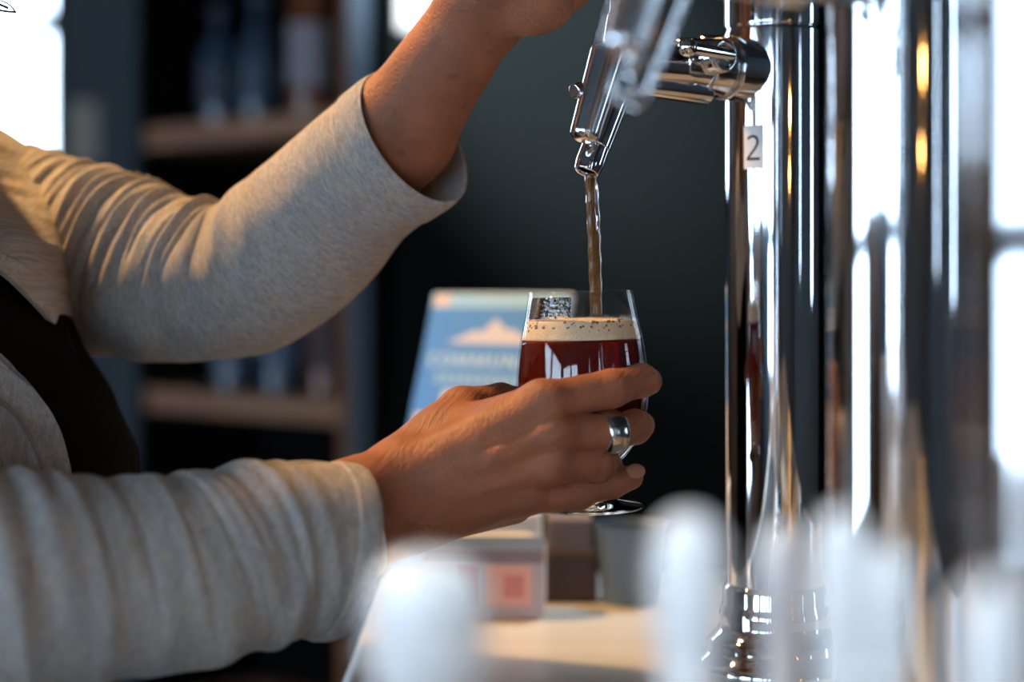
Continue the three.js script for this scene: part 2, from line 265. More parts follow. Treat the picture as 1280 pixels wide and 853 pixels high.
// ---------------------------------------------------------------- tap towers
const TOWER_R = 0.0315;
function makeTower(name, label, pos, yaw) {
  const t = thing(name, label, 'tap tower', pos, yaw, 'chrome tap towers along the bar');
  const y = 1.458 - BAR_Y;                                      // height of the shank above the bar
  const X = (x, h, z = 0) => V(-x, h, z);                       // outwards along -x before the turn
  obj('column', lathe([[0, 0.02], [TOWER_R, 0.02], [TOWER_R, 0.408], [TOWER_R - 0.0012, 0.4095], [TOWER_R - 0.0012, 0.411], [TOWER_R, 0.4125], [TOWER_R, 0.60], [0, 0.60]], 128), M.chrome, t);
  obj('top_cap', lathe([[0, 0.598], [TOWER_R + 0.003, 0.598], [TOWER_R + 0.004, 0.602], [TOWER_R + 0.004, 0.612], [TOWER_R + 0.001, 0.618], [0.012, 0.628], [0, 0.629]], 96), M.chrome, t);
  obj('base_flange', lathe([[0, 0], [0.052, 0], [0.053, 0.002], [0.053, 0.006], [0.050, 0.010], [0.046, 0.013], [0.0445, 0.016], [0.0445, 0.020], [0.042, 0.023], [0.037, 0.027], [0.036, 0.031], [0.0365, 0.036], [0.0355, 0.041], [0.034, 0.044], [0.034, 0.052], [0.0325, 0.055], [TOWER_R, 0.056], [0, 0.056]], 96), M.chrome, t);
  obj('shank_collar', [rod(X(0.020, y), X(0.047, y), 0.0205, 0.0205, 0.002), rod(X(0.047, y), X(0.0495, y), 0.0185, 0.0185, 0.0004)], M.chrome, t);
  obj('coupling', [rod(X(0.0495, y), X(0.068, y), 0.0195, 0.0185, 0.0025), rod(X(0.066, y), X(0.088, y), 0.0165, 0.0145, 0.002)], M.chrome, t);
  obj('faucet_body', [rod(X(0.080, y - 0.002), X(0.146, y - 0.004), 0.0135, 0.0115, 0.002), rod(X(0.060, y - 0.016), X(0.140, y - 0.014), 0.0085, 0.0075, 0.002)], M.chrome, t);
  const boss = obj('flow_control_boss', [rod(X(0.070, y + 0.003, 0.010), X(0.070, y + 0.003, 0.0245), 0.0115, 0.0105, 0.002), new THREE.TorusGeometry(0.0085, 0.0018, 12, 40).translate(-0.070, y + 0.003, 0.025), rod(X(0.070, y + 0.003, 0.024), X(0.070, y + 0.003, 0.029), 0.0045, 0.004, 0.001)], M.chrome, t);
  obj('flow_lever', [rod(X(0.068, y + 0.003, 0.030), X(0.106, y + 0.004, 0.032), 0.0035, 0.0042, 0.001), new THREE.SphereGeometry(0.0058, 24, 16).translate(-0.107, y + 0.004, 0.032)], M.chrome, boss);
  const a = X(0.1290, y - 0.010), c = X(0.1585, y - 0.0705), dir = c.clone().sub(a).normalize(), b = c.clone().addScaledVector(dir, -0.016), hub = X(0.1345, y + 0.004);
  obj('spout', [rod(a, b, 0.0092, 0.0088, 0.002), rod(X(0.152, y - 0.019), X(0.1695, y - 0.0235, 0.002), 0.0044, 0.0044, 0.001)], M.chrome, t);
  obj('vent_tube', [rod(X(0.1465, y + 0.004, 0.008), X(0.1680, y - 0.0530, 0.008), 0.0108, 0.0088, 0.0055), rod(X(0.132, y - 0.004, 0.002), X(0.150, y - 0.006, 0.007), 0.0085, 0.0085, 0.002)], M.chromeSoft, t);
  // nozzle: an open tube
  const w = 0.0083, L = b.distanceTo(c) + 0.012, noz = lathe([[0.0058, 0.004], [0.0058, L], [w, L], [w * 1.02, 0.006], [w * 0.9, 0.0008], [w * 0.8, 0], [0.0058, 0.001], [0.0058, 0.004]].reverse(), 48);
  noz.applyQuaternion(new THREE.Quaternion().setFromUnitVectors(V(0, 1, 0), dir.clone().negate())).translate(c.x, c.y, c.z);
  obj('nozzle', noz, M.chrome, t);
  const up = V(0.06, 1, 0).normalize();
  obj('lever_neck', [rod(hub, hub.clone().addScaledVector(up, 0.022), 0.0085, 0.0065, 0.002), rod(hub.clone().addScaledVector(up, 0.020), hub.clone().addScaledVector(up, 0.038), 0.0052, 0.0052, 0.001), rod(hub.clone().addScaledVector(up, 0.036), hub.clone().addScaledVector(up, 0.046), 0.010, 0.011, 0.002)], M.chrome, t);
  obj('tap_handle', rod(hub.clone().addScaledVector(up, 0.045), hub.clone().addScaledVector(up, 0.20), 0.011, 0.015, 0.005), M.blackGloss, t);
  return t;
}
const T1 = at(968, 360, -0.096).setY(BAR_Y), T2 = at(1121, 360, 0.22).setY(BAR_Y), T3 = at(1345, 360, 0.536).setY(BAR_Y);
const yaw1 = Math.atan2(0.096, 0.1227);
const tower = makeTower('beer_tap_tower', 'chrome tap tower with the white number 2 sticker, pouring into the glass', T1, yaw1);
{                                                               // number sticker: a curved patch on the column
  const patch = new THREE.CylinderGeometry(TOWER_R + 0.0004, TOWER_R + 0.0004, 0.0275, 16, 1, true, -0.215, 0.43);
  const tex = canvasTexture(140, 256, (g, w, h) => { g.fillStyle = '#dfe6ea'; g.fillRect(0, 0, w, h); g.fillStyle = '#20262e'; g.font = '205px sans-serif'; g.textAlign = 'center'; g.textBaseline = 'middle'; g.fillText('2', w / 2, h / 2 + 8); });
  const s = obj('number_sticker', patch, std({ map: tex, roughness: 0.5, side: THREE.DoubleSide }), tower);
  s.position.y = EYE + (HORIZON - 183) * (CAM_Z + 0.065) / FPX - BAR_Y; s.rotation.y = -yaw1 - 0.57; s.userData.label = 'small white sticker printed with the number 2';
}
const tower2 = tower.clone(); tower2.name = numbered('beer_tap_tower'); scene.add(tower2);
tower2.remove(tower2.children.find((c) => c.name === 'number_sticker'));
tower2.position.copy(T2); tower2.rotation.y = Math.PI * 34 / 180; tower2.scale.y = 1.03; tower2.userData = { label: 'blurred chrome tap tower in the middle of the row, nearer than the numbered one', category: 'tap tower', group: 'chrome tap towers along the bar' };
const tower3 = tower2.clone(); tower3.name = numbered('beer_tap_tower'); scene.add(tower3);
tower3.position.copy(T3); tower3.userData = { label: 'strongly blurred chrome tap tower cut off by the right picture edge, nearest', category: 'tap tower', group: 'chrome tap towers along the bar' };

// ---------------------------------------------------------------- beer glass, beer, foam, stream
const S0 = CAM_Z / FPX, GX = (722 - 640) * S0, gy = (py) => (632 - py) * S0, gr = (r) => r * S0;
const FOOT = V(GX + 0.0045, EYE + (HORIZON - 636) * S0, 0);
const outerPts = [[361, 64.5], [375, 67.3], [395, 71.2], [422, 77], [450, 81], [475, 83], [500, 81.5], [525, 76], [548, 66], [568, 51], [584, 33], [594, 18]];
const profile = new THREE.SplineCurve(outerPts.map(([y, r]) => new THREE.Vector2(gr(r), gy(y))));
const outerAt = profile.getPoints(60);
const WALL = 0.0011, innerAt = outerAt.slice(0, 56).map((p) => new THREE.Vector2(Math.max(p.x - WALL - 0.0016 * sstep(gy(540) - p.y, 0, 0.03), 0.0005), p.y + 0.004 * sstep(gy(540) - p.y, 0, 0.03)));
const CUT = gy(588);
const glass = thing('tulip_beer_glass', 'stemmed tulip beer glass held in the hand under the running tap', 'glass', FOOT);
glass.rotation.z = 0.022;
{
  const up = outerAt.filter((p) => p.y > CUT), low = outerAt.filter((p) => p.y <= CUT), footR = gr(73), bowl = [], rim = outerAt[0], ri = innerAt[0];
  for (let i = up.length - 1; i >= 0; i--) bowl.push([up[i].x, up[i].y]);
  for (let i = 1; i < 6; i++) { const a = i / 6 * Math.PI, cx = (rim.x + ri.x) / 2, w = (rim.x - ri.x) / 2; bowl.push([cx + w * Math.cos(a), rim.y + w * Math.sin(a)]); }
  for (const p of innerAt) bowl.push([p.x, p.y]);
  bowl.push([0, innerAt.at(-1).y - 0.0006]);
  obj('bowl', lathe(bowl, 128), M.thinGlass, glass);
  const base = [[0, 0.0004], [footR * 0.6, 0.0003], [footR - 0.001, 0], [footR, 0.0007], [footR - 0.0004, 0.0017], [footR * 0.72, 0.0034], [footR * 0.35, 0.0072], [0.0062, 0.0125], [0.0052, 0.0155]];
  for (let i = low.length - 1; i >= 0; i--) base.push([low[i].x, low[i].y]);
  base.push([up.at(-1).x - 0.0003, CUT], [0, CUT + 0.0003]);
  obj('stem_and_foot', lathe(base, 128), M.glass, glass);
}
{
  // wet film of froth clinging inside the empty rim of the glass
  const g = gridGeometry(40, 90, (i, j) => { const back = i >= 20, v = (back ? 39 - i : i) / 19, u = j / 89, y = mix(gy(393), gy(367), v), k = innerAt.reduce((b, p) => (Math.abs(p.y - y) < Math.abs(b.y - y) ? p : b)), n = Math.max(0, fbm(u * 22, v * 7, 3, 3) - 0.32) * 0.0042 * Math.sin(Math.PI * u) ** 0.3 * Math.sin(Math.PI * (0.04 + 0.92 * v)) ** 0.3, r = k.x + 0.0002 - (back ? 0 : n), a = mix(-1.3, -0.22, u); return [r * Math.sin(a), y, r * Math.cos(a), u, v]; }, false);
  obj('froth_film', g, M.film, glass);
}
const beer = thing('dark_beer', 'dark reddish brown beer with a tan foam head inside the held glass', 'beer', FOOT);
beer.rotation.z = 0.022;
{
  const Y1 = gy(421), Y2 = gy(396), body = innerAt.filter((p) => p.y < Y1), edge = (y) => innerAt.reduce((b, p) => (Math.abs(p.y - y) < Math.abs(b.y - y) ? p : b)).x;
  const over = -0.0001, pts = [[0, Y1 + 0.0005], [edge(Y1) + over, Y1 + 0.0005], ...body.map((p) => [p.x + over, p.y]), [0, body.at(-1).y - 0.0004]].reverse();
  obj('liquid', lathe(pts, 128), M.beer, beer);
  const fp = [[0, Y1 - 0.0002], [edge(Y1) - 0.00012, Y1 - 0.0002]];
  for (let i = 1; i <= 8; i++) { const y = mix(Y1, Y2, i / 8); fp.push([edge(y) - 0.00012, y]); }
  fp.push([edge(Y2) * 0.9, Y2 + 0.0004], [edge(Y2) * 0.5, Y2 + 0.0012], [0, Y2 + 0.0014]);
  const fg = lathe(fp, 160), uv = fg.attributes.uv; for (let i = 0; i < uv.count; i++) uv.setXY(i, uv.getX(i) * 6, fg.attributes.position.getY(i) / 0.038);
  const foam = obj('foam_head', fg, M.foam, beer), bub = [];
  for (let i = 0; i < 150; i++) { const a = i / 150 * Math.PI * 2 + rnd() * 0.05, r = mix(0.0007, 0.0019, rnd() ** 2), e = edge(Y2) - r * 0.9 - rnd() * 0.003; bub.push(new THREE.SphereGeometry(r, 12, 8).translate(e * Math.sin(a), Y2 + r * 0.3 + rnd() * 0.001, e * Math.cos(a))); }
  const b = obj('foam_bubbles', bub, M.thinGlass, foam); b.userData.kind = 'stuff';
  const pit = [];
  for (let i = 0; i < 90; i++) { const a = mix(-1.35, 1.35, rnd()), r = mix(0.0005, 0.0015, rnd() ** 2), y = Y2 - 0.0006 - (rnd() ** 2.2) * 0.0055, e = edge(y) - 0.0004; pit.push(new THREE.SphereGeometry(1, 12, 8).scale(r, r * 0.85, 0.00035).rotateY(a).translate(e * Math.sin(a), y, e * Math.cos(a))); }
  const d = obj('dark_bubbles', pit, phys({ color: rgb(0.24, 0.15, 0.08), roughness: 0.15, clearcoat: 0.5 }), foam); d.userData.kind = 'stuff'; d.userData.label = 'open dark bubbles along the top of the foam';
}
{
  const top = at(739, 216, 0), bottom = at(744.5, 397, 0), L = top.distanceTo(bottom), g = gridGeometry(120, 48, (i, j) => {
    const t = i / 119, a = j / 47 * Math.PI * 2, end = Math.min(1, Math.min(t, 1 - t) * 60 + 0.02), r = mix(0.0047, 0.0029, Math.sqrt(t)) * end * (1 + 0.22 * Math.cos(2 * a + 0.6 + t * 3) + 0.05 * Math.sin(t * 40 + a)), p = top.clone().lerp(bottom, t);
    return [p.x + r * Math.sin(a) + 0.0006 * Math.sin(t * 2.6), p.y, p.z + r * Math.cos(a), a, t];
  }, true);
  tag(obj('beer_stream', g, M.stream), 'thin amber stream of beer falling from the nozzle into the glass', 'beer');
}

// ---------------------------------------------------------------- the person
const person = thing('person', 'person in grey cardigan and black top pulling a tap and holding a glass', 'person', V(-0.40, 0, -0.06));
const local = (g) => g.translate(0.40, 0, 0.06);
const mm = 0.001, P3 = (x, y, z) => at(x, y, z * mm), C = (x, y, z, r, x2, y2, z2, r2) => cap(P3(x, y, z), P3(x2, y2, z2), r * mm, r2 * mm);
// right hand on the glass
const RH = {
  arm: [C(120, 720, 135, 38, 300, 672, 102, 30), C(300, 672, 102, 30, 452, 621, 70, 21.5), C(300, 700, 104, 29, 462, 657, 64, 21.5)],
  palm: [C(452, 622, 70, 20, 500, 598, 58, 19), C(462, 656, 64, 20, 515, 648, 54, 17.5), C(490, 606, 60, 16, 676, 502, 60, 10.8), C(484, 630, 64, 15, 688, 543, 65, 10.8), C(480, 650, 62, 15, 682, 582, 62, 10.5), C(478, 662, 58, 15, 650, 620, 54, 10.5), C(515, 646, 44, 18, 640, 627, 38, 13), C(520, 600, 46, 19, 640, 548, 44, 13)],
  thumb: [C(500, 588, 48, 18, 578, 514, 16, 14), C(578, 514, 16, 14, 626, 501, -15, 10), C(626, 501, -15, 10, 672, 503, -46, 7.8)],
  web: [C(555, 540, 36, 13, 645, 512, 46, 9)],
  fingers: [
    [C(676, 502, 60, 11, 764, 486, 46, 10.6), C(764, 486, 46, 10.4, 802, 476, 30, 9.2), C(802, 476, 30, 9.2, 811, 477, 17, 8)],
    [C(688, 543, 65, 11, 762, 541, 47, 10.4), C(762, 541, 47, 10.4, 793, 534, 30, 9.6), C(793, 534, 30, 9.6, 801, 532, 15, 8.2)],
    [C(682, 582, 62, 10.5, 746, 580, 46, 10.2), C(746, 580, 46, 10, 757, 582, 26, 9), C(757, 582, 26, 9, 748, 584, 10, 7.5)],
    [C(650, 620, 54, 10.5, 720, 617, 42, 9.6), C(720, 617, 42, 9.4, 764, 604, 33, 8.4), C(764, 604, 33, 8.4, 789, 597, 27, 7)],
  ],
  tendons: [C(510, 590, 71, 1.6, 690, 500, 68.5, 4), C(535, 602, 73, 1.2, 620, 572, 75.5, 2.4), C(620, 572, 75.5, 2.4, 696, 538, 74, 3.8), C(540, 630, 70, 1.2, 690, 580, 70.2, 3.4), C(540, 646, 64, 1.2, 655, 618, 62.5, 3), C(500, 640, 72, 1.2, 600, 560, 72.2, 1.5), C(560, 655, 61, 1, 640, 590, 70, 1.4)],
  knuckles: [ell(P3(682, 499, 65), V(0.011, 0.0095, 0.009)), ell(P3(694, 541, 69.5), V(0.0115, 0.0095, 0.009)), ell(P3(688, 581, 66.5), V(0.011, 0.009, 0.0085)), ell(P3(656, 619, 58), V(0.010, 0.009, 0.008)), ell(P3(470, 668, 80), V(0.012, 0.010, 0.008))],
};
// left hand on the tap handle, palm side of the wrist towards the camera
const LH = {
  arm: [C(290, 350, -122, 38, 385, 285, -98, 33), C(385, 285, -98, 33, 484, 155, -68, 24.5), C(390, 298, -102, 32, 512, 176, -72, 24), C(484, 155, -68, 24.5, 588, 10, -36, 20), C(512, 176, -72, 24, 610, 22, -38, 20)],
  palm: [C(592, 6, -36, 20, 660, -70, -36, 19), C(608, 20, -38, 20, 700, -28, -32, 20), C(700, -28, -32, 20, 735, -70, -38, 15), C(600, 0, -24, 20, 672, -100, -10, 17), C(650, -60, -36, 18, 745, -130, -42, 14), C(640, -80, -36, 17, 735, -180, -42, 13)],
  thumb: [C(610, -20, -20, 19, 690, -135, 5, 13), C(690, -135, 5, 12, 742, -190, 14, 10), C(742, -190, 14, 10, 790, -222, 16, 8)],
  web: [],
  fingers: [0, 1, 2, 3].map((i) => { const y = -76 - 43 * i, k = [0.86, 0.96, 1, 0.97][i]; return [C(728, y + 4, -42, 10.5 * k, 784, y, -54, 9.8 * k), C(784, y, -54, 9.6 * k, 830, y + 3, -22, 8.8 * k), C(830, y + 3, -22, 8.6 * k, 812, y + 6, 8, 7.6 * k)]; }),
  tendons: [C(535, 85, -47, 3, 606, -10, -18, 2.2), C(552, 95, -49, 2.4, 622, 10, -20, 2)],
  knuckles: [ell(P3(655, 8, -18), V(0.030, 0.018, 0.012))],
};
function handField(h) {
  return (x, y, z) => {
    let d = 1;
    for (const c of h.arm) d = smin(d, capDist(c, x, y, z), 0.016);
    for (const c of h.palm) d = smin(d, capDist(c, x, y, z), 0.010);
    for (const c of h.web) d = smin(d, capDist(c, x, y, z), 0.014);
    let t = 1; for (const c of h.thumb) t = smin(t, capDist(c, x, y, z), 0.004);
    d = smin(d, t, 0.012);
    for (const e of h.knuckles) d = smin(d, ellDist(e, x, y, z), 0.005);
    for (const c of h.tendons) d = smin(d, capDist(c, x, y, z), 0.008);
    let all = 1;
    for (const f of h.fingers) { let q = 1; for (const c of f) q = smin(q, capDist(c, x, y, z), 0.0035); all = smin(all, q, 0.0014); }
    d = smin(d, all, 0.006);
    return d + 0.0008 * (fbm(x * 60, y * 60, z * 60, 2) - 0.4);
  };
}
function paintSkin(g, h) {
  const p = g.attributes.position, col = new Float32Array(p.count * 3), uv = new Float32Array(p.count * 2), tips = h ? h.fingers.flatMap((f) => [f[1].a, f[2].b]) : [];
  for (let i = 0; i < p.count; i++) {
    const x = p.getX(i), y = p.getY(i), z = p.getZ(i), n = fbm(x * 55, y * 55, z * 55, 4) - 0.47, f = Math.max(0, noise3(x * 210, y * 210, z * 210) - 0.80) * 1.6, red = tips.reduce((s, t) => s + gauss(t.distanceTo(V(x, y, z)) / 0.012), 0);
    const b = 1 + 0.8 * n - f, r = 0.12 * Math.min(red, 1) + 0.3 * n;
    col.set([0.285 * b * (1 + 0.1 * r), 0.112 * b * (1 - 0.5 * r), 0.060 * b * (1 - 0.6 * r)], i * 3); uv.set([x + 0.5 * z, y + 0.5 * z], i * 2);
  }
  g.setAttribute('color', new THREE.BufferAttribute(col, 3)); g.setAttribute('uv', new THREE.BufferAttribute(uv, 2));
  return g;
}
const bodyParts = [];
for (const h of [RH, LH]) {
  const f = handField(h), all = [...h.arm, ...h.palm, ...h.thumb, ...h.web, ...h.fingers.flat(), ...h.knuckles], b = bounds(all, 0.008);
  bodyParts.push(paintSkin(netMesh(f, b.min, b.max, 0.0014), h));
}
{
  // head, neck, trunk, upper arms and legs, mostly under the clothes
  const hc = at(-222, -140, -0.05), prims = [
    [ell(hc, V(0.095, 0.115, 0.076)), 0.02], [ell(hc.clone().add(V(0.045, -0.062, 0)), V(0.048, 0.058, 0.052)), 0.03], [cap(hc.clone().add(V(0.095, 0.0, 0)), hc.clone().add(V(0.116, -0.032, 0)), 0.007, 0.013), 0.012],
    [ell(hc.clone().add(V(0.098, -0.066, 0)), V(0.010, 0.006, 0.022)), 0.008], [ell(hc.clone().add(V(0.096, -0.079, 0)), V(0.010, 0.007, 0.018)), 0.008], [ell(hc.clone().add(V(0.086, -0.108, 0)), V(0.018, 0.014, 0.018)), 0.015], [ell(hc.clone().add(V(0.088, 0.022, 0)), V(0.014, 0.008, 0.045)), 0.012],
    [ell(hc.clone().add(V(-0.008, -0.012, 0.078)), V(0.016, 0.03, 0.007)), 0.006], [ell(hc.clone().add(V(-0.008, -0.012, -0.078)), V(0.016, 0.03, 0.007)), 0.006],
    [cap(hc.clone().add(V(-0.025, -0.06, 0)), V(-0.46, 1.36, -0.06), 0.054, 0.062), 0.03], [cap(V(-0.445, 1.37, 0.08), V(-0.40, 1.365, -0.19), 0.05, 0.05), 0.05],
    [ell(V(-0.44, 1.24, -0.07), V(0.11, 0.17, 0.135)), 0.05], [ell(V(-0.45, 1.05, -0.06), V(0.10, 0.16, 0.13)), 0.05], [ell(V(-0.46, 0.92, -0.06), V(0.115, 0.12, 0.165)), 0.05],
    [cap(V(-0.445, 1.37, 0.08), P3(-100, 765, 165), 0.048, 0.040), 0.03], [cap(P3(-100, 765, 165), P3(160, 710, 130), 0.040, 0.036), 0.02],
    [cap(V(-0.39, 1.355, -0.19), P3(290, 352, -124), 0.046, 0.038), 0.03],
    [cap(V(-0.46, 0.90, 0.03), V(-0.44, 0.48, 0.04), 0.082, 0.056), 0.03], [cap(V(-0.44, 0.48, 0.04), V(-0.47, 0.09, 0.04), 0.056, 0.034), 0.01], [cap(V(-0.46, 0.90, -0.15), V(-0.42, 0.48, -0.16), 0.082, 0.056), 0.03], [cap(V(-0.42, 0.48, -0.16), V(-0.45, 0.09, -0.17), 0.056, 0.034), 0.01],
  ], eyes = [1, -1].map((s) => ell(hc.clone().add(V(0.092, 0.002, 0.031 * s)), V(0.012, 0.009, 0.016)));
  const f = (x, y, z) => { let d = 1; for (const [q, k] of prims) d = smin(d, q.c ? ellDist(q, x, y, z) : capDist(q, x, y, z), k); for (const e of eyes) d = -smin(-d, ellDist(e, x, y, z), 0.008); return d; };
  const b = bounds(prims.map((p) => p[0]), 0.02);
  bodyParts.push(paintSkin(netMesh(f, b.min, b.max, 0.008)));
  const irisM = phys({ color: rgb(0.03, 0.018, 0.01), roughness: 0.1 });
  const eyeM = phys({ color: rgb(0.6, 0.58, 0.55), roughness: 0.15 });
  for (const s of [1, -1]) obj('eye', local(new THREE.SphereGeometry(0.0115, 20, 14).translate(hc.x + 0.0875, hc.y + 0.001, hc.z + 0.031 * s)), eyeM, person), obj('iris', local(new THREE.SphereGeometry(0.0062, 16, 12).translate(hc.x + 0.0945, hc.y - 0.001, hc.z + 0.031 * s)), irisM, person);
  const hp = [ell(hc.clone().add(V(-0.022, 0.018, 0)), V(0.098, 0.118, 0.09)), ell(hc.clone().add(V(-0.058, -0.06, 0)), V(0.06, 0.11, 0.085))], cut = ell(hc.clone().add(V(0.085, -0.045, 0)), V(0.07, 0.105, 0.12));
  const hf = (x, y, z) => { let d = 1; for (const q of hp) d = smin(d, ellDist(q, x, y, z), 0.03); return -smin(-d, ellDist(cut, x, y, z), 0.015) + 0.003 * (fbm(x * 40, y * 14, z * 120, 3) - 0.45); }, hb = bounds(hp, 0.012);
  const strands = [[[-120, -150, 20], [-60, -60, 25], [-15, -8, 22], [12, 6, 20], [20, 16, 20]], [[-120, -130, 18], [-70, -40, 24], [-20, 6, 20], [6, 14, 20], [19, 15, 20]], [[-130, -120, 22], [-60, -30, 24], [-12, 0, 21], [10, 10, 21]]].map((l, i) => new THREE.TubeGeometry(new THREE.CatmullRomCurve3(l.map(([x, y, z]) => P3(x, y, z))), 40, 0.0005 + 0.0002 * i, 6));
  obj('hair', local(merged([netMesh(hf, hb.min, hb.max, 0.006), ...strands].map((g) => { g.deleteAttribute('uv'); return g; }))), M.hair, person);
  // trousers and shoes
  const tp = prims.slice(-4).map(([q]) => cap(q.a, q.b, q.ra + 0.012, q.rb + 0.014)), tf = (x, y, z) => { let d = ellDist(ell(V(-0.455, 0.92, -0.06), V(0.135, 0.12, 0.182)), x, y, z); for (const q of tp) d = smin(d, capDist(q, x, y, z), 0.02); return d + 0.003 * (fbm(x * 20, y * 30, z * 20, 3) - 0.45); }, tb = bounds([...tp, ell(V(-0.455, 0.92, -0.06), V(0.14, 0.12, 0.185))], 0.02);
  obj('trousers', local(netMesh(tf, tb.min, tb.max, 0.009)), M.black, person);
  for (const [x, z] of [[-0.43, 0.04], [-0.41, -0.17]]) { const sf = (a, c, e) => Math.max(smin(smin(capDist(cap(V(x - 0.07, 0.045, z), V(x + 0.12, 0.03, z), 0.045, 0.034), a, c, e), capDist(cap(V(x - 0.03, 0.06, z), V(x - 0.04, 0.10, z), 0.045, 0.045), a, c, e), 0.03), 1), -c); obj('shoe', local(netMesh(sf, V(x - 0.14, -0.01, z - 0.07), V(x + 0.18, 0.17, z + 0.07), 0.006)), M.blackGloss, person); }
}
obj('body', local(mergeGeometries(bodyParts.map((g) => { g = g.clone(); return g; }))), M.skin, person);
// fingernail of the little finger
{
  const tip = P3(789, 597, 27), dir = tip.clone().sub(P3(764, 604, 33)).normalize(), n = V(0.1, 0.55, 0.83), side = dir.clone().cross(n).normalize(); n.crossVectors(side, dir).normalize();
  const g = new THREE.SphereGeometry(1, 24, 16).scale(0.0062, 0.0012, 0.0048).applyMatrix4(new THREE.Matrix4().makeBasis(dir, n, side)).translate(...tip.clone().addScaledVector(n, 0.0066).addScaledVector(dir, 0.0005).toArray());
  obj('fingernail', local(g), phys({ color: rgb(0.37, 0.17, 0.11), roughness: 0.3, clearcoat: 0.3 }), person);
}
// ring and bracelet
{
  const a = P3(688, 543, 65), b = P3(762, 541, 47), c = P3(760, 541, 47), dir = P3(793, 534, 30).sub(a).normalize(), r = 0.0112;
  const g = lathe([[r - 0.0012, -0.0068], [r + 0.0006, -0.0072], [r + 0.0019, -0.0045], [r + 0.0024, 0], [r + 0.0019, 0.0045], [r + 0.0006, 0.0072], [r - 0.0012, 0.0068], [r - 0.0012, -0.0068]], 72);
  g.applyQuaternion(new THREE.Quaternion().setFromUnitVectors(V(0, 1, 0), dir)).translate(c.x, c.y, c.z);
  obj('finger_ring', local(g), M.silver, person).userData.label = 'broad hammered silver ring';
  const w = P3(446, 655, 70), bd = P3(470, 640, 66).sub(P3(300, 690, 100)).normalize();
  const bg = new THREE.TorusGeometry(0.0335, 0.0035, 16, 80).scale(0.74, 0.84, 1.6).applyQuaternion(new THREE.Quaternion().setFromUnitVectors(V(0, 0, 1), bd)).translate(w.x, w.y, w.z);
  obj('bracelet', local(bg), phys({ color: rgb(0.75, 0.82, 0.86), roughness: 0.3 }), person);
}
// sleeves
const randomFolds = (n, f) => Array.from({ length: n }, (_, i) => f(i / (n - 1)));
function foldField(list, fine) {
  return (u, ph, t, L) => {
    let s = 0;
    for (const q of list) { const dp = wrap(ph - q.p); s += q.a * gauss((u - q.u - q.s * dp - q.c * dp * dp) / q.w) * gauss(dp / q.pw); }
    const n = noise3(u * 70 + 3 * noise3(u * 8, ph * 1.2, 4), Math.cos(ph) * 1.3 + 5, Math.sin(ph) * 1.3 + 5) - 0.5;
    return s + fine(t) * n + 0.002 * (fbm(u * 14, Math.cos(ph) * 1.5 + 9, Math.sin(ph) * 1.5, 3) - 0.45);
  };
}
const ring = (x, y, z, r1, r2) => ({ c: P3(x, y, z), r1: r1 * (CAM_Z - z * mm) / FPX, r2: r2 * mm });
{
  const pts = [ring(-75, 275, -215, 100, 52), ring(15, 300, -190, 116, 58), ring(120, 328, -165, 114, 58), ring(215, 352, -140, 101, 55), ring(300, 350, -122, 96, 54), ring(378, 296, -102, 101, 52), ring(444, 228, -84, 92, 48), ring(517, 172, -68, 96, 43)];
  const inner = Math.PI * 0.12;
  const list = [
    ...randomFolds(17, (t) => ({ u: mix(0.055, 0.20, t) + 0.004 * (rnd() - 0.5), p: mix(0.0, 0.7, rnd()), pw: mix(0.55, 1.25, rnd()), a: mix(0.0022, 0.0058, rnd()), w: mix(0.0026, 0.0042, rnd()), s: mix(0.010, -0.006, t) + 0.004 * (rnd() - 0.5), c: mix(0.004, -0.004, t) })),
    ...randomFolds(15, (t) => ({ u: mix(0.135, 0.232, t) + 0.003 * (rnd() - 0.5), p: mix(-0.1, 0.6, rnd()), pw: mix(0.5, 1.2, rnd()), a: mix(0.003, 0.0062, rnd()), w: mix(0.0026, 0.0042, rnd()), s: mix(0.006, -0.010, t), c: 0.002 })),
    ...randomFolds(18, (t) => ({ u: mix(0.062, 0.25, t) + 0.004 * (rnd() - 0.5), p: mix(0.3, 1.25, rnd()), pw: mix(0.6, 1.2, rnd()), a: -mix(0.0022, 0.0046, rnd()), w: mix(0.0018, 0.0028, rnd()), s: mix(0.008, -0.012, t), c: mix(0.003, -0.003, t) })),
    ...randomFolds(9, (t) => ({ u: mix(0.10, 0.24, t), p: mix(0.9, 2.3, rnd()), pw: mix(0.5, 1.1, rnd()), a: mix(0.001, 0.003, rnd()), w: mix(0.004, 0.008, rnd()), s: mix(0.008, -0.012, t), c: 0 })),
    ...randomFolds(6, (t) => ({ u: mix(0.225, 0.30, t), p: mix(0.5, 1.6, rnd()), pw: mix(0.5, 0.9, rnd()), a: mix(0.0008, 0.0022, rnd()), w: mix(0.005, 0.009, rnd()), s: -0.02, c: 0 })),
  ];
  const g = sleeve(pts, foldField(list, (t) => 0.0045 * sstep(t, 0.12, 0.25) * (1 - sstep(t, 0.55, 0.72)) + 0.0006), { cuffTilt: (t, ph) => sstep(t, 0.7, 1) * (0.002 * Math.cos(ph) - 0.010 * Math.sin(ph)) });
  const c = obj('cardigan_sleeve', local(g), M.fabric, person);
}
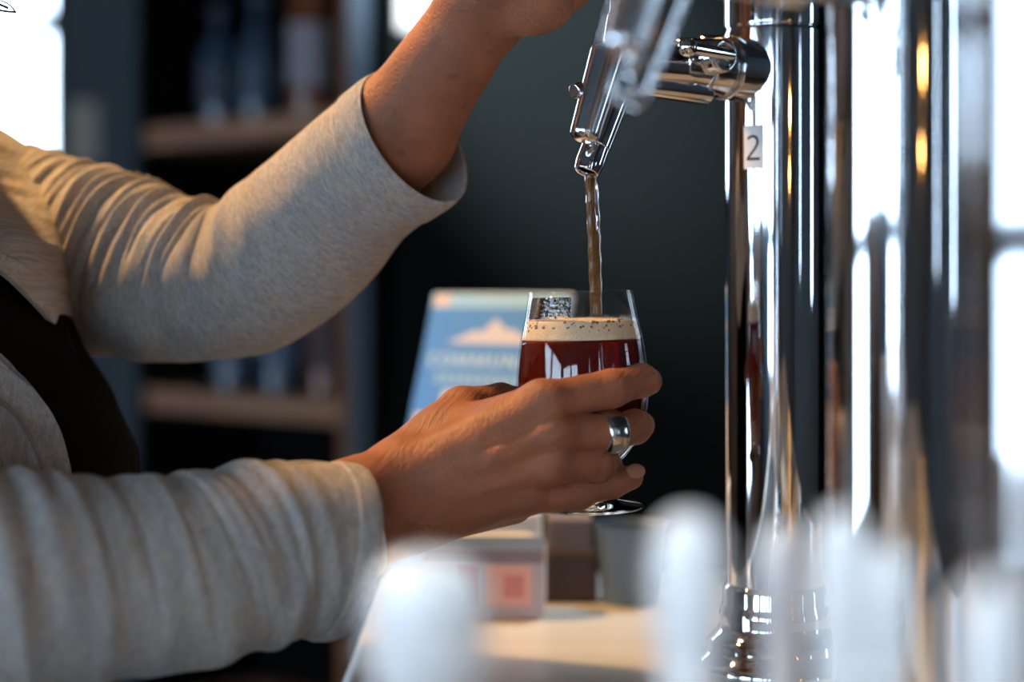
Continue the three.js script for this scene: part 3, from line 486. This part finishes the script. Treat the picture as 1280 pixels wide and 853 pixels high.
{
  const pts = [ring(-400, 235, 55, 150, 66), ring(-312, 400, 110, 140, 66), ring(-210, 640, 150, 145, 64), ring(-90, 742, 168, 148, 62), ring(30, 733, 158, 142, 58), ring(130, 724, 140, 126, 55), ring(230, 714, 122, 121, 53), ring(320, 694, 105, 113, 50), ring(385, 688, 92, 110, 47), ring(430, 690, 82, 109, 45)];
const track = (() => { const c = new THREE.CatmullRomCurve3(pts.map((p) => p.c), false, 'centripetal'), l = []; let run = 0, last = null; for (let i = 0; i <= 400; i++) { const p = c.getPoint(i / 400); if (last) run += p.distanceTo(last); last = p; l.push([p.x / ((CAM_Z - p.z) / FPX) + 640, run]); } return l; })();
  const u = (x) => { for (let i = track.length - 1; i > 0; i--) if (track[i - 1][0] <= x) return track[i - 1][1]; return 0; };
  const F = (x, a, w, p = 0.8, pw = 1.3, s = 0.003, c = 0.0) => ({ u: u(x), a: 1.05 * a * mm, w: w * mm, p, pw, s, c });
  const list = [F(8, 5.5, 7, 0.9, 1.6, 0.004), F(42, 3.5, 5, 0.4, 1.1, 0.006), F(75, 3, 5, 0.3, 1.0, 0.006), F(120, 2.2, 7, 0.2, 0.9, 0.008), F(168, 2.4, 6, 0.1, 0.9, 0.008), F(203, 3.4, 6, 0.7, 1.3, 0.006), F(252, 2.6, 6, 0.3, 1.2, 0.008), F(278, 2.2, 5, 0.3, 1.0, 0.009), F(318, 3.4, 5, 0.2, 1.0, 0.010), F(345, 3.2, 5, 0.9, 1.2, 0.008), F(366, 2.8, 4.5, 0.8, 1.2, 0.009),
    F(250, 3.5, 8, 2.4, 0.8, 0), F(330, 4.5, 7, 2.4, 0.7, -0.01), F(180, 2.5, 8, 2.2, 0.8, 0), F(100, 3, 9, 2.3, 0.8, 0), F(300, 1.6, 5, 1.6, 0.8, 0.01), F(366, -4, 5, 2.0, 0.9, 0.004), F(352, -2, 3, 1.0, 0.9, 0.008), F(310, -2, 3, 0.9, 0.9, 0.008), F(212, -2, 2.5, 0.9, 0.9, 0.008), F(30, -2.5, 3, 0.9, 1.2, 0.006), F(96, -1.6, 2.6, 0.8, 0.9, 0.008), F(150, -1.4, 2.4, 0.9, 0.9, 0.008), F(262, -1.8, 2.4, 1.0, 0.9, 0.009), F(290, -1.6, 2.2, 0.8, 0.9, 0.009), F(332, -2.2, 2.4, 1.0, 1.0, 0.009)];
  const g = sleeve(pts, foldField(list, (t) => 0.0014 * (1 - sstep(t, 0.85, 0.95)) + 0.0004), { cuffTilt: (t, ph) => 0.004 * sstep(t, 0.8, 1) * Math.cos(ph) });
  obj('cardigan_sleeve', local(g), M.fabric, person);
}
// black top over the chest, and the two front panels of the open cardigan
const torso = [[130, -150, 70, 90], [200, -120, 100, 112], [300, -80, 118, 125], [360, -62, 128, 130], [430, -52, 142, 133], [500, -45, 180, 135], [570, -42, 207, 135], [640, -45, 212, 135], [760, -55, 205, 135], [900, -70, 190, 140], [1150, -80, 190, 150]];
const TZ = -0.085, tor = (py) => { let i = 0; while (i < torso.length - 2 && torso[i + 1][0] < py) i++; const a = torso[i], b = torso[i + 1], t = clamp((py - a[0]) / (b[0] - a[0]), 0, 1), w = sm(t) * 0.3 + t * 0.7; return a.map((v, k) => mix(v, b[k], w)); };
{
  const g = gridGeometry(140, 160, (i, j) => { const py = mix(130, 1150, i / 139), [, cx, rx, rz] = tor(py), c = at(cx, py, TZ), ph = -j / 159 * Math.PI * 2, s = (CAM_Z - TZ) / FPX, n = 0.003 * (fbm(ph * 1.2 + 7, py * 0.01, 2, 3) - 0.45), k = i === 0 || i === 139 ? 0.02 : 1; return [c.x + (rx * s + n) * k * Math.cos(ph), c.y, TZ + (rz * mm + n) * k * Math.sin(ph), ph * 0.1, py * s]; }, true);
  obj('black_top', local(g), M.black, person);
}
{
  const on = (px, py, z, lift = 12) => { const [, cx, rx, rz] = tor(py), k = (px - cx) / (rx + 14), zz = TZ + (Math.abs(k) < 1 ? rz * mm * Math.sqrt(1 - k * k) : 0) + lift * mm; return at(px, py, z === undefined ? zz : z * mm); };
  const left = [
    [P3(-300, 70, -10), P3(-180, 95, -60), P3(-70, 130, -130), P3(10, 166, -170), P3(58, 200, -172)],
    [on(-300, 190, 20), on(-180, 205), on(-70, 225), P3(10, 245, -85), P3(72, 275, -116)],
    [on(-300, 230, 20), on(-180, 250), on(-70, 275), on(10, 305), P3(84, 352, -106)],
    [on(-300, 255, 20), on(-180, 275), on(-70, 300), on(5, 343), P3(106, 448, -150)],
  ];
  const w = (u, v) => 0.0016 * (noise3(u * 5, v * 26 + u * 5, 3) - 0.5) + 0.002 * (noise3(u * 4, v * 4, 8) - 0.5);
  obj('cardigan_front', local(sheet(left, 90, 110, w)), M.fabric, person);
  const right = [
    [P3(-420, 330, 30), P3(-280, 330, 70), P3(-140, 355, 70), on(-70, 395), on(0, 447)],
    [P3(-420, 430, 40), P3(-280, 430, 85), on(-140, 440, undefined, 24), on(-50, 465), on(62, 512)],
    [P3(-420, 530, 40), P3(-280, 530, 85), on(-140, 540, undefined, 24), on(-30, 555), on(88, 585)],
    [P3(-420, 700, 40), P3(-280, 700, 85), on(-140, 700, undefined, 24), on(-20, 700), on(98, 700)],
    [P3(-420, 1000, 40), P3(-280, 1000, 85), on(-140, 1000, undefined, 24), on(-20, 1000), on(90, 1000)],
  ];
  obj('cardigan_front', local(sheet(right, 120, 90, w)), M.fabric, person);
  // back, shoulders and near side of the cardigan: a shell round the trunk, open at the front
  const trunk = [ell(V(-0.44, 1.24, -0.07), V(0.11, 0.17, 0.135)), ell(V(-0.45, 1.05, -0.06), V(0.10, 0.16, 0.13)), ell(V(-0.46, 0.92, -0.06), V(0.115, 0.12, 0.165)), cap(V(-0.445, 1.37, 0.08), V(-0.40, 1.365, -0.19), 0.05, 0.05), cap(V(-0.40, 1.18, -0.07), V(-0.38, 1.10, -0.07), 0.10, 0.11)];
  const tf = (x, y, z) => { let d = 1; for (const q of trunk) d = smin(d, q.c ? ellDist(q, x, y, z) : capDist(q, x, y, z), 0.05); d -= 0.018 + 0.004 * (fbm(x * 16, y * 10, z * 16, 3) - 0.45); return Math.max(Math.abs(d) - 0.0045, x + 0.35 - 0.05 * sstep(z, -0.02, 0.05), 0.80 - y, 0.062 - Math.hypot(x + 0.455, z + 0.055) - Math.max(0, 1.38 - y) * 3); };
  obj('cardigan_back', local(((g) => { const p = g.attributes.position, u = []; for (let i = 0; i < p.count; i++) u.push(p.getX(i) + p.getZ(i), p.getY(i)); g.setAttribute('uv', new THREE.Float32BufferAttribute(u, 2)); return g; })(netMesh(tf, V(-0.68, 0.78, -0.33), V(-0.28, 1.47, 0.20), 0.004))), M.fabric, person);
  // stitched seams: armhole of the far sleeve, edge of the near front
  const seam = (list, r) => new THREE.TubeGeometry(new THREE.CatmullRomCurve3(list), 60, r, 8);
  obj('seam', local(seam([P3(-30, 478, 54), P3(20, 520, 58), P3(48, 570, 60), P3(58, 620, 62)], 0.0013)), M.seam, person);
}

// ---------------------------------------------------------------- cards and things on the far end of the bar
const slab = (w, h, d) => rbox(w, h, d, Math.min(w, h, d) * 0.3);
{
  const z = -0.42, s = (CAM_Z - z) / FPX, w = 178 * s / Math.cos(0.75), h = 372 * s;
  const sign = thing('menu_board', 'blue printed menu board with white mountain logo standing behind the glass', 'sign', at(0, 360, z).setX((560 - 640) * s).setY(BAR_Y + 0.004));
  const tex = canvasTexture(512, 1136, (g, W, Hh) => {
    g.fillStyle = '#4d93ea'; g.fillRect(0, 0, W, Hh); g.fillStyle = '#92ccfa'; g.fillRect(0, 0, W, 58); g.fillStyle = '#d8c8c8'; g.fillRect(10, 8, 60, 42);
    g.fillStyle = '#c9d2ea'; g.beginPath(); g.moveTo(90, 205); g.lineTo(190, 150); g.lineTo(215, 160); g.lineTo(262, 100); g.lineTo(310, 150); g.lineTo(330, 140); g.lineTo(420, 205); g.closePath(); g.fill();
    g.fillStyle = '#aed6f6'; g.textAlign = 'center'; g.font = 'bold 74px sans-serif'; g.fillText('COMMUNITY', W / 2, 300, 470); g.font = 'bold 50px sans-serif'; g.fillStyle = '#92c2ee';
    for (let x = 70; x < 450; x += 34) g.fillRect(x, 330, 24, 40);
    g.fillStyle = '#d7e3ec'; g.fillRect(110, 400, 110, 46); g.fillRect(245, 400, 130, 46);
    g.fillStyle = '#f1f0f5'; g.fillRect(20, 500, W - 40, 560);
  });
  obj('board', slab(w, h, 0.006).translate(0, h / 2, 0), M.paper, sign);
  const g = new THREE.PlaneGeometry(w - 0.002, h - 0.002).translate(0, h / 2, 0.0034);
  obj('print', g, std({ map: tex, roughness: 0.55 }), sign);
  obj('prop_leg', slab(0.02, h * 0.5, 0.004).rotateX(0.5).translate(0, h * 0.325, -0.056), M.black, sign);
  sign.rotation.order = 'YXZ'; sign.rotation.y = -0.75; sign.rotation.x = -0.27;
}
{
  const z = -0.265, s = (CAM_Z - z) / FPX, w = 158 * s, top = EYE + (HORIZON - 667) * s, h = top - BAR_Y;
  const card = thing('leaflet_holder', 'low leaflet box with pink and red printed front below the menu board', 'leaflet box', at(604, 360, z).setY(BAR_Y));
  const tex = canvasTexture(256, 160, (g, W, Hh) => { g.fillStyle = '#b9b6c6'; g.fillRect(0, 0, W, Hh); g.fillStyle = '#9fb6c8'; g.fillRect(0, 0, W, 26); g.fillStyle = '#8a8398'; g.fillRect(0, 28, W, 26); g.fillStyle = '#b0525c'; g.fillRect(70, 60, 44, 74); g.fillStyle = '#e8b8b4'; g.fillRect(130, 56, 100, 80); g.fillStyle = '#d98f92'; g.fillRect(170, 76, 44, 44); });
  obj('box_body', slab(w, h, 0.05).translate(0, h / 2, -0.026), M.paper, card);
  obj('front_print', new THREE.PlaneGeometry(w - 0.003, h - 0.004).translate(0, h / 2, 0.0003), std({ map: tex, roughness: 0.5 }), card);
  obj('leaflets', slab(w * 0.94, 0.03, 0.03).translate(0, h + 0.002, -0.026), M.paper, card);
}
{
  const z = -0.36, s = (CAM_Z - z) / FPX, top = EYE + (HORIZON - 642) * s, h = top - BAR_Y;
  const b = thing('napkin_box', 'dark brown napkin box beside the leaflet box', 'napkin box', at(712, 360, z).setY(BAR_Y));
  obj('box_body', rbox(0.042, h * 0.62, 0.05, 0.004, 0, h * 0.31, 0), std({ color: rgb(0.05, 0.03, 0.03), roughness: 0.7 }), b);
  obj('napkins', rbox(0.036, h * 0.40, 0.042, 0.003, 0, h * 0.78, 0), std({ color: rgb(0.14, 0.12, 0.13), roughness: 0.9 }), b);
}
{
  const z = -0.34, s = (CAM_Z - z) / FPX, top = EYE + (HORIZON - 655) * s, h = top - BAR_Y;
  const b = thing('steel_shaker_tin', 'brushed steel shaker tin right of the napkin box', 'shaker', at(790, 360, z).setY(BAR_Y));
  obj('tin', lathe([[0, 0], [0.022, 0], [0.023, 0.002], [0.029, h - 0.002], [0.0305, h], [0.029, h], [0.0282, h - 0.003], [0.0222, 0.004], [0, 0.004]], 64), phys({ color: rgb(0.13, 0.19, 0.26), metalness: 0.5, roughness: 0.5 }), b);
}

// ---------------------------------------------------------------- made-up bottles standing in for bright blurs, far out of focus in the foreground
{
  const out = new THREE.SplineCurve([[0.0, 0.170], [0.006, 0.1685], [0.0105, 0.164], [0.0122, 0.156], [0.0118, 0.146], [0.0104, 0.132], [0.0100, 0.118], [0.0112, 0.104], [0.0142, 0.086], [0.018, 0.066], [0.0215, 0.048], [0.0225, 0.030], [0.0225, 0.006], [0.0205, 0.0]].map(([r, y]) => new THREE.Vector2(Math.max(r, 0), y))).getPoints(70).map((p) => [Math.max(p.x, 0), Math.max(p.y, 0)]);
  const milky = phys({ color: rgb(0.90, 0.94, 0.98), roughness: 0.1, transmission: 0.45, thickness: 0.02, ior: 1.45 });  // whiteness stands in for bright window highlights on clear glass
  const first = thing('stand_in_bottle', '', 'bottle', null, 0, 'pale stand-in bottles in the blurred foreground');
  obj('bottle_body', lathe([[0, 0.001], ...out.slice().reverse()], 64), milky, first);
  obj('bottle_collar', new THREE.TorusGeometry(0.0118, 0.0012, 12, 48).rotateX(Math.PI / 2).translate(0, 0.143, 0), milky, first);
  [[534, 692, 0.57, 1.3, 'big pale stand-in bottle blurred in front of the leaflet box, leftmost of the foreground bottles'], [861, 640, 0.57, 0.82, 'bright pale stand-in bottle blurred between the shaker tin and the numbered tower'], [978, 655, 0.50, 0.6, 'small pale stand-in bottle blurred in front of the numbered tower foot'], [1052, 636, 0.58, 0.6, 'slim pale stand-in bottle blurred just right of the numbered tower'], [1108, 680, 0.58, 0.6, 'pale stand-in bottle blurred in front of the middle tower'], [1240, 722, 0.66, 0.6, 'pale stand-in bottle blurred in the bottom right corner']].forEach(([px, top, z, k, label], i) => {
    const o = i ? first.clone() : first; if (i) { o.name = numbered('stand_in_bottle'); scene.add(o); }
    const p = at(px, top, z); o.position.set(p.x, BAR_Y + 0.0071, z); o.scale.set(k, (p.y - BAR_Y - 0.0071) / 0.170, k); o.userData = { label, category: 'bottle', group: 'pale stand-in bottles in the blurred foreground' };
  });
}

// ---------------------------------------------------------------- shelves with bottles behind
{
  const R = at(436, 360, -1.7), L = at(180, 360, -2.06), dx = R.x - L.x, dz = R.z - L.z, W = Math.hypot(dx, dz), turn = -Math.atan2(dz, dx);
  const unit = thing('shelving_unit', 'dark shelving unit with wooden boards in the background', 'shelf', L.clone().setY(0), turn), D = 0.28, boards = [0.16, 0.58, 1.127, 1.58, 2.03];
  obj('back_panel', box(W, 2.3, 0.015, W / 2, 1.15, -D + 0.008), M.black, unit);
  obj('side_panel', box(0.022, 2.3, D, W - 0.011, 1.15, -D / 2), M.sideWood, unit);
  obj('side_panel', box(0.02, 2.3, D, -0.01, 1.15, -D / 2), M.black, unit);
  for (const y of boards) obj('shelf_board', rbox(W - 0.022, 0.04, D, 0.004, W / 2 - 0.011, y, -D / 2), M.shelfWood, unit);
  const glassAmber = phys({ color: rgb(0.16, 0.05, 0.02), roughness: 0.08, clearcoat: 0.5 }), glassBlue = phys({ color: rgb(0.03, 0.06, 0.10), roughness: 0.08, clearcoat: 0.5 }), paperLabel = std({ color: rgb(0.28, 0.26, 0.30), roughness: 0.8 });
  const bottle = (u, y, r, h, mat, labelMat, label, back = 0.06) => {
    const p = unit.localToWorld(V(u * W, y + 0.0202, -back)); unit.updateMatrixWorld(true);
    const o = thing('bottle', label, 'bottle', unit.localToWorld(V(u * W, y + 0.0202, -back)), 0, 'bottles on the background shelves');
    obj('bottle_glass', lathe([[0, 0], [r * 0.94, 0], [r, r * 0.08], [r, h * 0.58], [r * 0.92, h * 0.64], [r * 0.42, h * 0.76], [r * 0.36, h * 0.80], [r * 0.36, h * 0.97], [r * 0.42, h * 0.975], [r * 0.42, h], [0, h]], 40), mat, o);
    obj('bottle_label', lathe([[r * 1.001, h * 0.15], [r * 1.012, h * 0.155], [r * 1.012, h * 0.48], [r * 1.001, h * 0.485]], 40), labelMat, o);
    obj('bottle_cap', lathe([[0, h * 0.93], [r * 0.45, h * 0.93], [r * 0.45, h * 1.005], [r * 0.40, h * 1.012], [0, h * 1.012]], 32), labelMat, o);
  };
  unit.updateMatrixWorld(true);
  bottle(0.70, 1.58, 0.036, 0.30, glassAmber, paperLabel, 'amber bottle with pale label on the upper shelf, nearest the wooden side');
  bottle(0.45, 1.58, 0.033, 0.21, glassBlue, std({ color: rgb(0.05, 0.08, 0.12), roughness: 0.7 }), 'dark blue bottle standing in the middle of the upper shelf');
  bottle(0.25, 1.58, 0.033, 0.20, glassBlue, std({ color: rgb(0.05, 0.07, 0.10), roughness: 0.7 }), 'dark blue bottle leftmost on the upper shelf');
  bottle(0.32, 1.127, 0.036, 0.29, glassBlue, std({ color: rgb(0.07, 0.11, 0.17), roughness: 0.7 }), 'dark blue bottle left on the lower shelf behind the sleeve');
  bottle(0.56, 1.127, 0.036, 0.29, glassBlue, std({ color: rgb(0.09, 0.13, 0.20), roughness: 0.7 }), 'dark blue bottle in the middle of the lower shelf behind the sleeve');
  bottle(0.78, 1.127, 0.036, 0.27, glassAmber, std({ color: rgb(0.08, 0.05, 0.05), roughness: 0.7 }), 'brown bottle on the lower shelf next to the wooden side');
}
{
  const z = -1.597, s = (CAM_Z - z) / FPX;  // flat sheet on the wall, made to glow so it comes out white
  const g = thing('glowing_panel', 'bright white glowing wall screen on the dark wall behind the raised forearm', 'screen', V((545 - 640) * s, EYE + (HORIZON + 37) * s, z));
  obj('casing', rbox(98 * s, 153 * s, 0.012, 0.003, 0, 0, -0.002), M.frame, g);
  obj('screen', box(94 * s, 149 * s, 0.002, 0, 0, 0.0045), std({ color: rgb(0.3, 0.32, 0.33), emissive: rgb(0.62, 0.78, 0.82), emissiveIntensity: 1, roughness: 0.4 }), g);
  const l = new THREE.RectAreaLight(rgb(0.62, 0.78, 0.82), 0.25, 92 * s, 147 * s); l.position.set(0, 0, 0.008); l.rotation.y = Math.PI; l.name = 'panel_glow'; g.add(l);
}

{
  const z = Z0 + 0.004, s = (CAM_Z - z) / FPX;
  tag(obj('wall_notice', box(34 * s, 76 * s, 0.004).translate((104 - 640) * s, EYE + (HORIZON - 166) * s, z), std({ color: rgb(0.62, 0.56, 0.46), roughness: 0.9 })), 'cream paper notice on the far wall just right of the bright window', 'notice');
}

// ---------------------------------------------------------------- pendant lamps
const bulbGlass = phys({ color: rgb(1, 0.85, 0.6), roughness: 0, transmission: 1, thickness: 0 });
function pendant(label, pos, power, color, aim, shade) {
  const l = thing('pendant_lamp', label, 'lamp', pos);
  obj('cord', rod(V(0, 0.10, 0), V(0, H - pos.y, 0), 0.003, 0.003, 0.0005, 12), M.black, l);
  obj('socket', rod(V(0, 0.05, 0), V(0, 0.105, 0), 0.018, 0.014, 0.003), M.brass, l);
  if (shade) obj('lamp_shade', lathe([[0.02, 0.075], [0.05, 0.07], [0.10, 0.0], [0.12, -0.06], [0.118, -0.06], [0.098, 0.0], [0.048, 0.067], [0.02, 0.071]], 64), M.blackGloss, l);
  const em = std({ color: rgb(0.1, 0.05, 0.02), emissive: rgb(1, 0.45, 0.13), emissiveIntensity: shade ? 14 : 9 });
  if (shade) obj('bulb', new THREE.SphereGeometry(0.03, 32, 20).translate(0, 0.012, 0), em, l);
  else {
    class Coil extends THREE.Curve { getPoint(t) { const a = t * Math.PI * 2 * 7, r = 0.016 * Math.sin(Math.PI * (0.12 + 0.8 * t)); return V(r * Math.cos(a), mix(0.035, -0.06, t), r * Math.sin(a)); } }
    obj('bulb_filament', new THREE.TubeGeometry(new Coil(), 260, 0.0011, 6), em, l);
    obj('bulb', lathe([[0.0, -0.085], [0.02, -0.08], [0.034, -0.055], [0.036, -0.03], [0.03, 0.0], [0.018, 0.035], [0.014, 0.052]], 48), bulbGlass, l);
  }
  const light = aim ? new THREE.SpotLight(color, power, 0, 1.1, 0.5) : new THREE.PointLight(color, power);
  light.position.set(0, 0.0, 0); light.castShadow = true; light.shadow.radius = 2; l.add(light);
  if (aim) { light.position.set(0, -0.03, 0); l.updateMatrixWorld(true); light.target.position.copy(l.worldToLocal(aim.clone())); l.add(light.target); light.target.name = 'aim'; }
  return l;
}
pendant('black shaded pendant lamp above the person, out of the picture', V(-0.74, 2.36, -0.30), 12, rgb(1, 0.54, 0.20), V(-0.2, 1.3, -0.05), true);
function addedSpot(label, pos, aim, power, color, angle, penumbra) {  // unseen spotlights added as fill for bottles, bar end and wall
  const l = thing('added_spotlight', label, 'lamp', pos, 0), d = aim.clone().sub(pos).normalize(), p = (t) => d.clone().multiplyScalar(t);
  obj('ceiling_rod', rod(V(0, 0, 0), V(0, H - pos.y, 0), 0.006, 0.006, 0.001, 16), M.black, l);
  const can = lathe([[0, -0.10], [0.034, -0.10], [0.038, -0.096], [0.038, 0.05], [0.035, 0.05], [0.034, 0.035], [0, 0.034]], 40).applyQuaternion(new THREE.Quaternion().setFromUnitVectors(V(0, 1, 0), d));
  obj('lamp_can', can, M.black, l);
  obj('bulb_lens', new THREE.CylinderGeometry(0.031, 0.031, 0.004, 32).applyQuaternion(new THREE.Quaternion().setFromUnitVectors(V(0, 1, 0), d)).translate(...p(0.042).toArray()), std({ color: rgb(0.2, 0.2, 0.2), emissive: color, emissiveIntensity: 4 }), l);
  const s = new THREE.SpotLight(color, power, 0, angle, penumbra); s.position.copy(p(0.09)); s.target.position.copy(p(2)); s.target.name = 'aim'; s.castShadow = true; s.shadow.radius = 1.5; l.add(s); l.add(s.target);
}
addedSpot('added spotlight to brighten the foreground bottles, out of the picture', V(-0.25, 2.6, 1.25), V(0.09, 1.2, 0.55), 13, rgb(0.80, 0.93, 1), 0.16, 0.7);
addedSpot('added spotlight to brighten the far end of the bar, out of the picture', V(0.45, 2.7, -0.75), V(0.0, 1.08, -0.33), 8, rgb(0.88, 0.95, 1), 0.17, 0.8);
addedSpot('added spotlight to brighten the dark wall, out of the picture', V(-0.75, 2.7, -0.75), V(0.03, 1.72, -1.6), 85, rgb(1, 0.97, 0.94), 0.21, 1);
pendant('clear filament bulb pendant hanging behind the camera, nearer one', V(1.35, 1.64, 2.2), 0.4, rgb(1, 0.55, 0.2), null, false);
pendant('clear filament bulb pendant hanging behind the camera, farther one', V(1.9, 1.51, 3.4), 0.4, rgb(1, 0.55, 0.2), null, false);

renderer.render(scene, camera);
